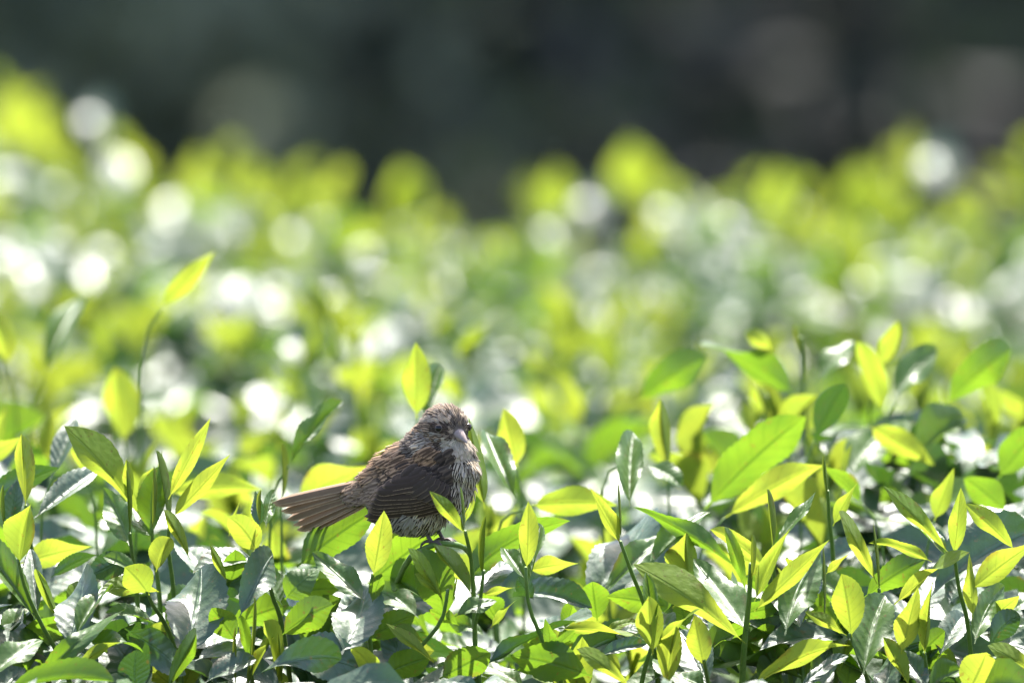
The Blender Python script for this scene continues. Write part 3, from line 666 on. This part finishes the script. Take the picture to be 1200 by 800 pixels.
def feather_mat(name, cen=None, edg=None, sw=0.25, soft=0.35, tr=0.12, rough=0.75):
    m, nt = new_mat(name); g = N(nt)
    uv = g.n('UVMap'); uv.uv_map = 'UVMap'
    sp = g.n('SeparateXYZ'); nt.links.new(uv.outputs[0], sp.inputs[0])
    v = g.math('ABSOLUTE', g.math('MULTIPLY_ADD', sp.outputs[1], 2.0, -1.0)); u = sp.outputs[0]
    if cen is None:
        a = g.n('Attribute'); a.attribute_name = 'cen'; b = g.n('Attribute'); b.attribute_name = 'edg'
        ca, cb = a.outputs['Color'], b.outputs['Color']
    else: ca, cb = c4(cen), c4(edg)
    # barbs: fine slanting lines from the shaft to the rim
    mp = g.n('CombineXYZ'); nt.links.new(g.math('MULTIPLY', g.math('SUBTRACT', u, g.math('MULTIPLY', v, 0.25)), 1.0), mp.inputs[0]); nt.links.new(g.math('MULTIPLY', v, 0.06), mp.inputs[1])
    geo = g.n('NewGeometry'); oi = g.n('ObjectInfo'); nt.links.new(oi.outputs['Random'], mp.inputs[2])
    barb = g.noise(mp.outputs[0], 45, 2)
    big = g.noise(geo.outputs['Position'], 500, 2)
    f = g.ramp(g.math('ADD', v, g.math('MULTIPLY_ADD', barb, 0.3, -0.15)), sw, sw + soft)
    f = g.math('MAXIMUM', f, g.ramp(u, 0.90, 1.0, 0, 0.7))
    col = g.mix(f, ca, cb)
    col = g.mix(g.math('MULTIPLY', barb, 0.5), col, g.mix(1.0, col, (0.55, 0.53, 0.52, 1), 'MULTIPLY'))
    col = g.mix(g.math('MULTIPLY', big, 0.35), col, g.mix(1.0, col, (0.7, 0.66, 0.62, 1), 'MULTIPLY'))
    pb = g.n('BsdfPrincipled'); g.set(pb.inputs['Base Color'], col); pb.inputs['Roughness'].default_value = rough
    pb.inputs['IOR'].default_value = 1.25
    
    bp = g.n('Bump'); bp.inputs['Strength'].default_value = 0.35; bp.inputs['Distance'].default_value = 0.0003
    nt.links.new(barb, bp.inputs['Height']); nt.links.new(bp.outputs[0], pb.inputs['Normal'])
    t = g.n('BsdfTranslucent'); g.set(t.inputs[0], col)
    mx = g.n('MixShader'); mx.inputs[0].default_value = tr
    nt.links.new(pb.outputs[0], mx.inputs[1]); nt.links.new(t.outputs[0], mx.inputs[2])
    out = g.n('OutputMaterial'); nt.links.new(mx.outputs[0], out.inputs[0])
    return m
M_PLUME = feather_mat('plumage', sw=0.22, soft=0.4, tr=0.16)
M_FLIGHT = feather_mat('flight_feather', (0.070, 0.048, 0.034), (0.40, 0.28, 0.185), 0.86, 0.12, 0.08, 0.6)
M_COVERT = feather_mat('covert_feather', (0.075, 0.055, 0.042), (0.21, 0.155, 0.11), 0.72, 0.28, 0.08, 0.65)
M_TAIL = feather_mat('tail_feather', (0.33, 0.225, 0.148), (0.68, 0.52, 0.37), 0.80, 0.2, 0.25, 0.6)
M_SKIN = plain_mat('bird_skin', (0.10, 0.075, 0.06), (0.16, 0.125, 0.10), 0.8, 800)
M_HORN = plain_mat('beak_horn', (0.26, 0.20, 0.175), (0.33, 0.26, 0.23), 0.38, 700, bump=0.1)
M_HORN2 = plain_mat('lower_beak_horn', (0.42, 0.34, 0.25), (0.36, 0.28, 0.21), 0.42, 700, bump=0.1)
M_EYE = plain_mat('eye_glass', (0.008, 0.006, 0.005), (0.012, 0.008, 0.006), 0.06, 300, bump=0.0)
M_LID = plain_mat('eye_ring', (0.13, 0.10, 0.078), (0.17, 0.13, 0.10), 0.7, 900)
M_LEG = plain_mat('leg_scales', (0.085, 0.062, 0.055), (0.13, 0.10, 0.09), 0.55, 1500)

finish(body_me, True, None, [M_SKIN])
body_me.transform(Matrix.Scale(S_PX, 4))
body_o = bpy.data.objects.new('body', body_me); C.objects.link(body_o); body_o.parent = bird

# --- contour feathers over the whole body
TAILD = (-FD * 0.93 + Vector((0, 0, -0.36))).normalized()
BEAK0 = HC + HF * 27 + HU * -2
def region(p, n, r):
    """plumage by place on the bird: centre colour, rim colour, length, width"""
    q = p - HC; d = q.length
    def j(c, s=0.16):
        k = max(0.4, 1 + r.gauss(0, s)); return tuple(max(0.004, x * k * (1 + r.gauss(0, 0.015))) for x in c)
    DK = (0.038, 0.026, 0.018); BUFF = (0.54, 0.40, 0.27); PALE = (0.50, 0.43, 0.35); BRN = (0.52, 0.33, 0.20); WHT = (0.68, 0.57, 0.42)
    if d < 36 and q.z > -20 - 4 and not (q.z < -8 and q.dot(HF) < 2):
        az = math.degrees(math.atan2(q.dot(HL), q.dot(HF))); a = abs(az); e = math.degrees(math.asin(max(-1, min(1, q.dot(HU) / d))))
        if e > 37 + 0.02 * a:
            c = 1 if r.random() < 0.6 else 0
            return (j((.03, .022, .017)), j((0.50, 0.38, 0.27)), 10, 4.0) if c else (j((0.10, 0.075, 0.06)), j((0.45, 0.38, 0.31)), 9, 3.0)
        if 19 < e < 33 and a > 17: return j((0.42, 0.33, 0.24)), j((0.62, 0.52, 0.40)), 9, 2.8
        if e >= 33: return j(DK), j((0.36, 0.28, 0.21)), 8, 3
        if a <= 17 and e > 6: return j(DK), j((0.26, 0.21, 0.165)), 6, 2.6
        if e > -5 and a > 22: return (j((.055, .040, .030)), j((0.17, 0.125, 0.092)), 7, 2.8) if a < 72 else (j((.08, .06, .05)), j(BUFF), 10, 3.6)
        if a <= 36 and e > -14: return (j(DK), j((0.30, 0.23, 0.17)), 5, 2.4) if r.random() < .6 else (j((.24, .19, .14)), j(BUFF), 5, 2.4)
        if a < 34: return j((0.46, 0.42, 0.33)), j(WHT), 7, 3
        if 38 <= a < 54 and e < -20: return j(DK), j((0.18, 0.135, 0.10)), 7, 2.8
        return (j(DK), j(BUFF), 8, 3.2) if r.random() < 0.45 else (j((.22, .185, .15)), j(PALE), 8, 3.2)
    s = (p - B(484, 564, 0)); along = s.dot(FD); 
    hfront = n.dot(HF)
    if q.dot(HF) > -4 and n.dot(Vector((0.75, -0.6, 0.1)).normalized()) > 0.12 and p.z > 20 and along > 8:
        if q.length < 46 and q.z < 0 and q.dot(HF) > 10 and abs(q.dot(HL)) < 13: return j(WHT), j(WHT), 9, 4
        k = r.random()
        if k < 0.68: return j(DK, .3), j(WHT), 15, 4.4
        return j((0.40, 0.37, 0.32)), j(WHT), 15, 5
    if p.z < 62 + 0.10 * along and n.z < 0.35:
        k = r.random()
        if k < 0.45: return j((0.06, 0.048, 0.038)), j((0.40, 0.35, 0.28)), 17, 5
        return j((0.30, 0.26, 0.20)), j((0.46, 0.41, 0.33)), 17, 5.5
    if along < -42: return j((0.20, 0.14, 0.095)), j((0.42, 0.30, 0.205)), 17, 6
    if d < 52 and p.z > 95:
        return (j(DK), j((0.34, 0.28, 0.225)), 11, 4) if r.random() < 0.55 else (j((0.12, 0.09, 0.07)), j((0.40, 0.335, 0.27)), 11, 4.2)
    k = r.random()
    return (j((0.065, 0.046, 0.033)), j(BRN), 18, 6) if k < 0.5 else (j((0.21, 0.14, 0.092)), j((0.58, 0.39, 0.245)), 18, 6.5)
rr = random.Random(3)
tn = np.cross(bv[tri[:, 1]] - bv[tri[:, 0]], bv[tri[:, 2]] - bv[tri[:, 0]]); ta = np.linalg.norm(tn, axis=1) / 2
cent = bv[tri].mean(1)
hd = np.linalg.norm(cent - np.array(HC), axis=1)
dens = np.where(hd < 40, 3.2, 1.0); dens = np.where((hd >= 40) & (cent[:, 0] > 5), 1.5, dens)
pr = ta * dens; pr /= pr.sum()
NF = 11000
ix = rng.choice(len(tri), NF, p=pr)
bar = rng.dirichlet((1, 1, 1), NF)
PV, PF, PU, PC, PE = [], [], [], [], []
def add_feather(p, d, n, L, W, cen, edg, lift, store, snug=False):
    PV, PF, PU, PC, PE = store
    b = n.cross(d).normalized(); rows = ((0, .35), (.3, .85), (.6, 1.0), (.85, .75)); of = len(PV)
    def hug(c, t):                                            # lie along the body
        if not snug: return c + n * (lift * t * L - 0.10 * L * t * t)
        h = bvh.find_nearest(c)
        return h[0] + h[1] * (0.4 + lift * t * L) if h[0] and (h[0] - c).length < L else c
    for t, w in rows:
        c = hug(p + d * (L * t), t)
        for v in (-1, 0, 1):
            PV.append(c + b * (v * w * W * 0.5) - n * (abs(v) * w * W * 0.10)); PU.append((t, 0.5 + v * 0.5))
    ct = hug(p + d * L, 1.0)
    for v, ext in ((-0.55, .98), (-0.1, 1.06), (0.4, 0.95)):           # frayed tip: three barbs
        PV.append(ct + d * (L * (ext - 1)) + b * (v * W * 0.42)); PU.append((1.0, 0.5 + v * 0.5))
    for i in range(3):
        for k in range(2):
            a = of + i * 3 + k; PF.append((a, a + 1, a + 4, a + 3))
    e = of + 9
    PF.append((e, e + 1, of + 12)); PF.append((e + 1, of + 13, of + 12)) if False else None
    PF.append((e, e + 1, of + 13)); PF.append((e + 1, e + 2, of + 14))
    for k in range(15): PC.append(cen); PE.append(edg)
store = (PV, PF, PU, PC, PE)
order = np.argsort(rng.uniform(0, 1, NF))
for i in order:
    t = tri[ix[i]]; p = Vector(bv[t].T @ bar[i]); n = Vector(tn[ix[i]]).normalized()
    q = (p - BEAK0); dist = q.length
    if dist < 8.5: continue
    wh = math.exp(-max(0, dist - 22) / 34)
    under = max(0.0, n.dot(Vector((0.6, -0.5, -0.5)).normalized()))
    tail = (TAILD + Vector((0, 0, -1.6)) * under).normalized()
    d = (q.normalized() * wh * 1.3 + tail * (1 - wh)); d = d - n * d.dot(n)
    if d.length < 0.05: continue
    d.normalize()
    d = (d + n.cross(d) * rr.gauss(0, 0.13)).normalized()
    cen, edg, L, W = region(p, n, rr)
    tucked = p.y < -12 and -52 < p.x < 26 and 40 < p.z < 112
    add_feather(p - n * 0.4, d, n, L * rr.uniform(0.85, 1.2), W * rr.uniform(0.85, 1.2), cen, edg, rr.uniform(0.03, 0.16) if tucked or rr.random() < 0.8 else rr.uniform(0.2, 0.42), store, True)
def plume_obj(name, store, parent, mat=None):
    PV, PF, PU, PC, PE = store
    o = mesh_obj(name, [v * S_PX for v in PV], PF, mat or M_PLUME, parent, True, PU)
    for nm, dat in (('cen', PC), ('edg', PE)):
        a = o.data.attributes.new(nm, 'FLOAT_COLOR', 'POINT'); a.data.foreach_set('color', np.array([(c[0], c[1], c[2], 1) for c in dat], np.float32).ravel())
    return o
po = plume_obj('plumage', store, body_o); po['kind'] = 'stuff'

# --- long feathers: one shared mesh per kind
def feather_geo(nu, nv, blunt, asym, camber):
    V = []; U = []; Q = []
    for i in range(nu + 1):
        t = i / nu
        w = min(1.0, 0.35 + t * 2.2) * (1 - max(0, (t - blunt) / (1 - blunt)) ** 2.4 * 0.92)
        for k in range(nv):
            v = -1 + 2 * k / (nv - 1)
            V.append((t, 0.5 * w * (v + asym * (1 - abs(v))), camber * (1 - v * v) * w - camber * 1.2 * t * t + (0.012 if k == nv // 2 else 0)))
            U.append((t, (v + 1) / 2))
    for i in range(nu):
        for k in range(nv - 1): Q.append((i * nv + k, (i + 1) * nv + k, (i + 1) * nv + k + 1, i * nv + k + 1))
    return V, [q[::-1] for q in Q], U
def feather_mesh(name, mat, *a):
    V, Q, U = feather_geo(*a); me = bpy.data.meshes.new(name); me.from_pydata(V, [], Q); finish(me, True, U, [mat]); return me
FM = {'flight': feather_mesh('flight_feather', M_FLIGHT, 12, 7, 0.78, 0.25, 0.03), 'covert': feather_mesh('covert_feather', M_COVERT, 10, 7, 0.6, 0.0, 0.06),
      'tail': feather_mesh('tail_feather', M_TAIL, 12, 7, 0.82, 0.15, 0.02)}
def surf_y(px, py, back=0.0):
    for k in range(40):
        h = bvh.ray_cast(Vector((px - 505, -300, 635 - py)), Vector((0, 1, 0)))
        if h[0]: return h[0].y, h[1]
        px += (490 - px) * 0.05; py += (565 - py) * 0.05
    return 0, Vector((0, -1, 0))
def mirror(v, c=Vector((-21, 0, 71))):
    return v - LD * (2 * (v - c).dot(LD))
def wing(far):
    f = (lambda v: mirror(v) - FD * 20) if far else (lambda v: v)
    fn = (lambda v: v - LD * (2 * v.dot(LD))) if far else (lambda v: v)
    r = random.Random(5)
    # the wing's own surface: overlapping small coverts and scapulars
    st = ([], [], [], [], [])
    for k in range(330):
        px, py = r.uniform(452, 534), r.uniform(516, 584)
        t = (px - 452) / 82
        if py < 540 - 26 * t - 2 + 10 * max(0, t - .7) * 3 or py > 562 + 26 * t: continue
        y, n = surf_y(px, py)
        if n.y > -0.25: continue
        d = Vector((-0.80, 0.45, -0.42 - 0.25 * t)); d = (d - n * d.dot(n)).normalized()
        brown = py < 548 - 10 * t + r.gauss(0, 5) and px < 520
        if brown: cen, edg, L, W = (0.13, 0.082, 0.05), (0.54, 0.345, 0.205), 20, 8.5
        else: cen, edg, L, W = (0.06, 0.045, 0.035), (0.15, 0.11, 0.08), 17, 9
        k2 = 1 + r.gauss(0, .18); cen = tuple(x * k2 for x in cen); edg = tuple(x * k2 for x in edg)
        p = Vector((px - 505, y, 635 - py)) + n * (2.5 + 1.6 * (t))
        add_feather(f(p), fn(d), fn(n), L * r.uniform(.8, 1.15), W, cen, edg, 0.06, st)
    w = plume_obj('wing', st, bird)
    def put(kind, rx, ry, tx, ty, wd, off, slope=0.50):
        y0, n0 = surf_y(rx, ry); y1, _ = surf_y(tx, ty)
        yt = y0 + slope * (rx - tx); yt = min(yt, y1 - 1)
        a = Vector((rx - 505, y0 - off, 635 - ry)); b = Vector((tx - 505, yt - off, 635 - ty))
        n = Vector((-0.15, -0.85, 0.45))
        M = frame(f(a) * S_PX, f(b) * S_PX, fn(n), wd * S_PX)
        o = place({'flight': 'flight_feather', 'covert': 'covert_feather'}[kind], FM[kind], M, w, Matrix())
    for i in range(7):                                        # primaries and secondaries, folded
        t = (i + r.uniform(-.25, .25) * (0 < i < 6)) / 6
        put('flight', 519 - 14 * t, 594 - 20 * t, 424 + 9 * t * t + r.uniform(-1, 6), 607.5 - 30 * t, 15, 3 + 0.7 * i)
    for i in range(3): put('flight', 506 - 3 * i, 561 - 5 * i, 438 + 9 * i, 573 - 6 * i, 17, 8.2 + 0.6 * i)
    for i in range(8): put('covert', 497 + 4.6 * i, 553 + 3.4 * i, 464 + 7.4 * i, 571 + 3.0 * i, 13.5, 8.6 + 0.45 * i, 0.42)
    for i in range(8): put('covert', 490 + 5.2 * i, 541 + 3.4 * i, 468 + 6.6 * i, 556 + 3.2 * i, 12, 9.4 + 0.4 * i, 0.42)
    if far:                                                   # its inner feathers show above the rump
        for (rx, ry, tx, ty, yy) in ((466, 534, 413, 561, 30), (470, 531, 421, 554, 28), (472, 529, 431, 547, 26)):
            place('flight_feather', FM['flight'], frame(B(rx, ry, yy - 12) * S_PX, B(tx, ty, yy + 14) * S_PX, Vector((-0.5, -0.35, 0.8)), 15 * S_PX), w, Matrix())
    return w
wing(False); wing(True)
# --- tail: twelve feathers fanned about the rump
tail = mesh_obj('tail', *tube_geo([B(446, 571, 26) * S_PX, B(430, 576, 34) * S_PX, B(412, 582, 43) * S_PX], [12 * S_PX, 10 * S_PX, 4 * S_PX], 10), M_SKIN, bird)
tips = [(316, 593), (319, 596), (327, 603), (330, 605), (333, 613), (334, 614), (341, 620), (345, 626), (347, 627), (358, 627), (360, 627), (372, 622)]
r = random.Random(21)
for k, (tx, ty) in enumerate(tips):
    t = k / 11
    a = B(440 + 3 * t, 564 + 20 * t, 26 + 5 * t); b = B(tx, ty, 92 + 4 * t)
    M = frame(a * S_PX, b * S_PX, Vector((-0.25 + r.uniform(-.12, .12), -0.72, 0.62 + r.uniform(-.15, .15))), r.uniform(12, 15) * S_PX)
    place('tail_feather', FM['tail'], M, tail, Matrix())
st = ([], [], [], [], [])
r = random.Random(8)
for k in range(150):                                            # brown coverts lapping over the tail's root
    t = r.random(); s = r.random()
    p = B(452 - 34 * s, 556 + 9 * s + (26 - 4 * s) * t, 0); y = 10 + 22 * s + 6 * t
    hy, n = surf_y(p.x + 505, 635 - p.z); p.y = min(y, hy - 1.0) if hy else y
    d = Vector((-0.80, 0.46, -0.20 - 0.16 * t)).normalized(); nn = Vector((-0.3, -0.8, 0.5)); nn = (nn - d * nn.dot(d)).normalized()
    k2 = 1 + r.gauss(0, .15)
    add_feather(p, d, nn, r.uniform(16, 24), r.uniform(6, 9), tuple(x * k2 for x in (0.22, 0.152, 0.102)), tuple(x * k2 for x in (0.42, 0.30, 0.205)), 0.03, st)
o = plume_obj('tail_coverts', st, tail); o['kind'] = 'stuff'

# --- beak
def mandible(name, mat, lo):
    V = []; Fc = []; seg = 14; rings = 9
    bd = (HF * 0.93 + HU * -0.30 + Vector((0.10, 0, 0))).normalized(); side = HL; up = bd.cross(side); up = -up if up.z < 0 else up
    for i in range(rings + 1):
        t = i / rings
        L = 21.5 if not lo else 18
        drop = -2.6 * t * t if not lo else -0.8 * t
        c = HC + HF * 22 + HU * -3.0 + bd * (L * t) + up * (drop + (0.2 if not lo else -0.6))
        w = (10.2 if not lo else 9.2) * (1 - t) ** 0.75 + 0.35; h = (9.5 if not lo else 6.5) * (1 - t) ** 0.8 + 0.35
        for k in range(seg):
            an = 2 * math.pi * k / seg; z = math.sin(an)
            zz = z * h if (z > 0) != lo else z * h * 0.15
            V.append((c + side * (math.cos(an) * w) + up * zz) * S_PX)
    for i in range(rings):
        for k in range(seg): k2 = (k + 1) % seg; Fc.append((i * seg + k, i * seg + k2, (i + 1) * seg + k2, (i + 1) * seg + k))
    Fc.append(tuple(range(rings * seg, rings * seg + seg)))
    return mesh_obj(name, V, Fc, mat, bird)
mandible('upper_beak', M_HORN, False); mandible('lower_beak', M_HORN2, True)
# --- eyes
for sgn in (-1, 1):
    an = R(52) * sgn
    d = (HF * math.cos(an) + HL * math.sin(an) + HU * 0.13).normalized()
    h = bvh.ray_cast(HC + d * 60, -d); p = h[0] if h[0] else HC + d * 27
    bm = bmesh.new(); bmesh.ops.create_uvsphere(bm, u_segments=20, v_segments=14, radius=4.6 * S_PX, matrix=Matrix.Translation((p + d * 1.2) * S_PX))
    me = bpy.data.meshes.new('eye'); bm.to_mesh(me); bm.free(); finish(me, True, None, [M_EYE])
    eo = bpy.data.objects.new('eye', me); C.objects.link(eo); eo.parent = bird
    a = d.orthogonal().normalized(); b = d.cross(a)
    ring = [(p + d * 3.4 + (a * math.cos(q) + b * math.sin(q)) * 4.1) * S_PX for q in [2 * math.pi * k / 20 for k in range(21)]]
    mesh_obj('eye_ring', *tube_geo(ring, 0.55 * S_PX, 6), M_LID, eo)
# --- legs
for far in (False, True):
    off = Vector((14, 26, 1)) if far else Vector((0, 0, 0))
    hip = B(497, 606, -8) + off; ank = B(502, 628, -10) + off; ftp = B(506, 634.5, -13) + off
    V, Fc = tube_geo([v * S_PX for v in spline([hip, hip.lerp(ank, .5) + Vector((-2, 0, 0)), ank, ftp], 8)], [x * S_PX for x in (5.5, 4, 3, 2.5, 2.3, 2.3, 2.4, 2.6, 2.6)], 9)
    lg = mesh_obj('leg', V, Fc, M_LEG, bird)
    for k, (dx, dy) in enumerate([(13, -6), (11, -13), (15, 3), (-12, 7)]):
        d = Vector((dx, dy, 0)); e1 = ftp + d * 0.5 + Vector((0, 0, 1.2)); e2 = ftp + d * 0.95 + Vector((0, 0, -2.5)); e3 = ftp + d * 1.15 + Vector((0, 0, -8))
        pts = spline([ftp, e1, e2, e3], 9)
        V, Fc = tube_geo([v * S_PX for v in pts], [x * S_PX for x in (2.2, 2.1, 1.9, 2.0, 1.8, 1.8, 1.7, 1.2, .8, .25)], 8)
        mesh_obj('toe', V, Fc, M_LEG, lg)
# the twig the bird holds, a branch of the bush
b = BUSH['left']
pts = [P(462, 690, 0.05), P(480, 654, 0.01), P(506, 639, -0.0065), P(526, 637, -0.008), P(545, 642, 0.01), P(556, 660, 0.04)]
V, Fc = tube_geo([p - b.location for p in spline(pts, 14)], [0.0018] * 10 + [0.0017, 0.0016, 0.0015, 0.0014, 0.0012], 8)
mesh_obj('branch', V, Fc, M_STEM, b)
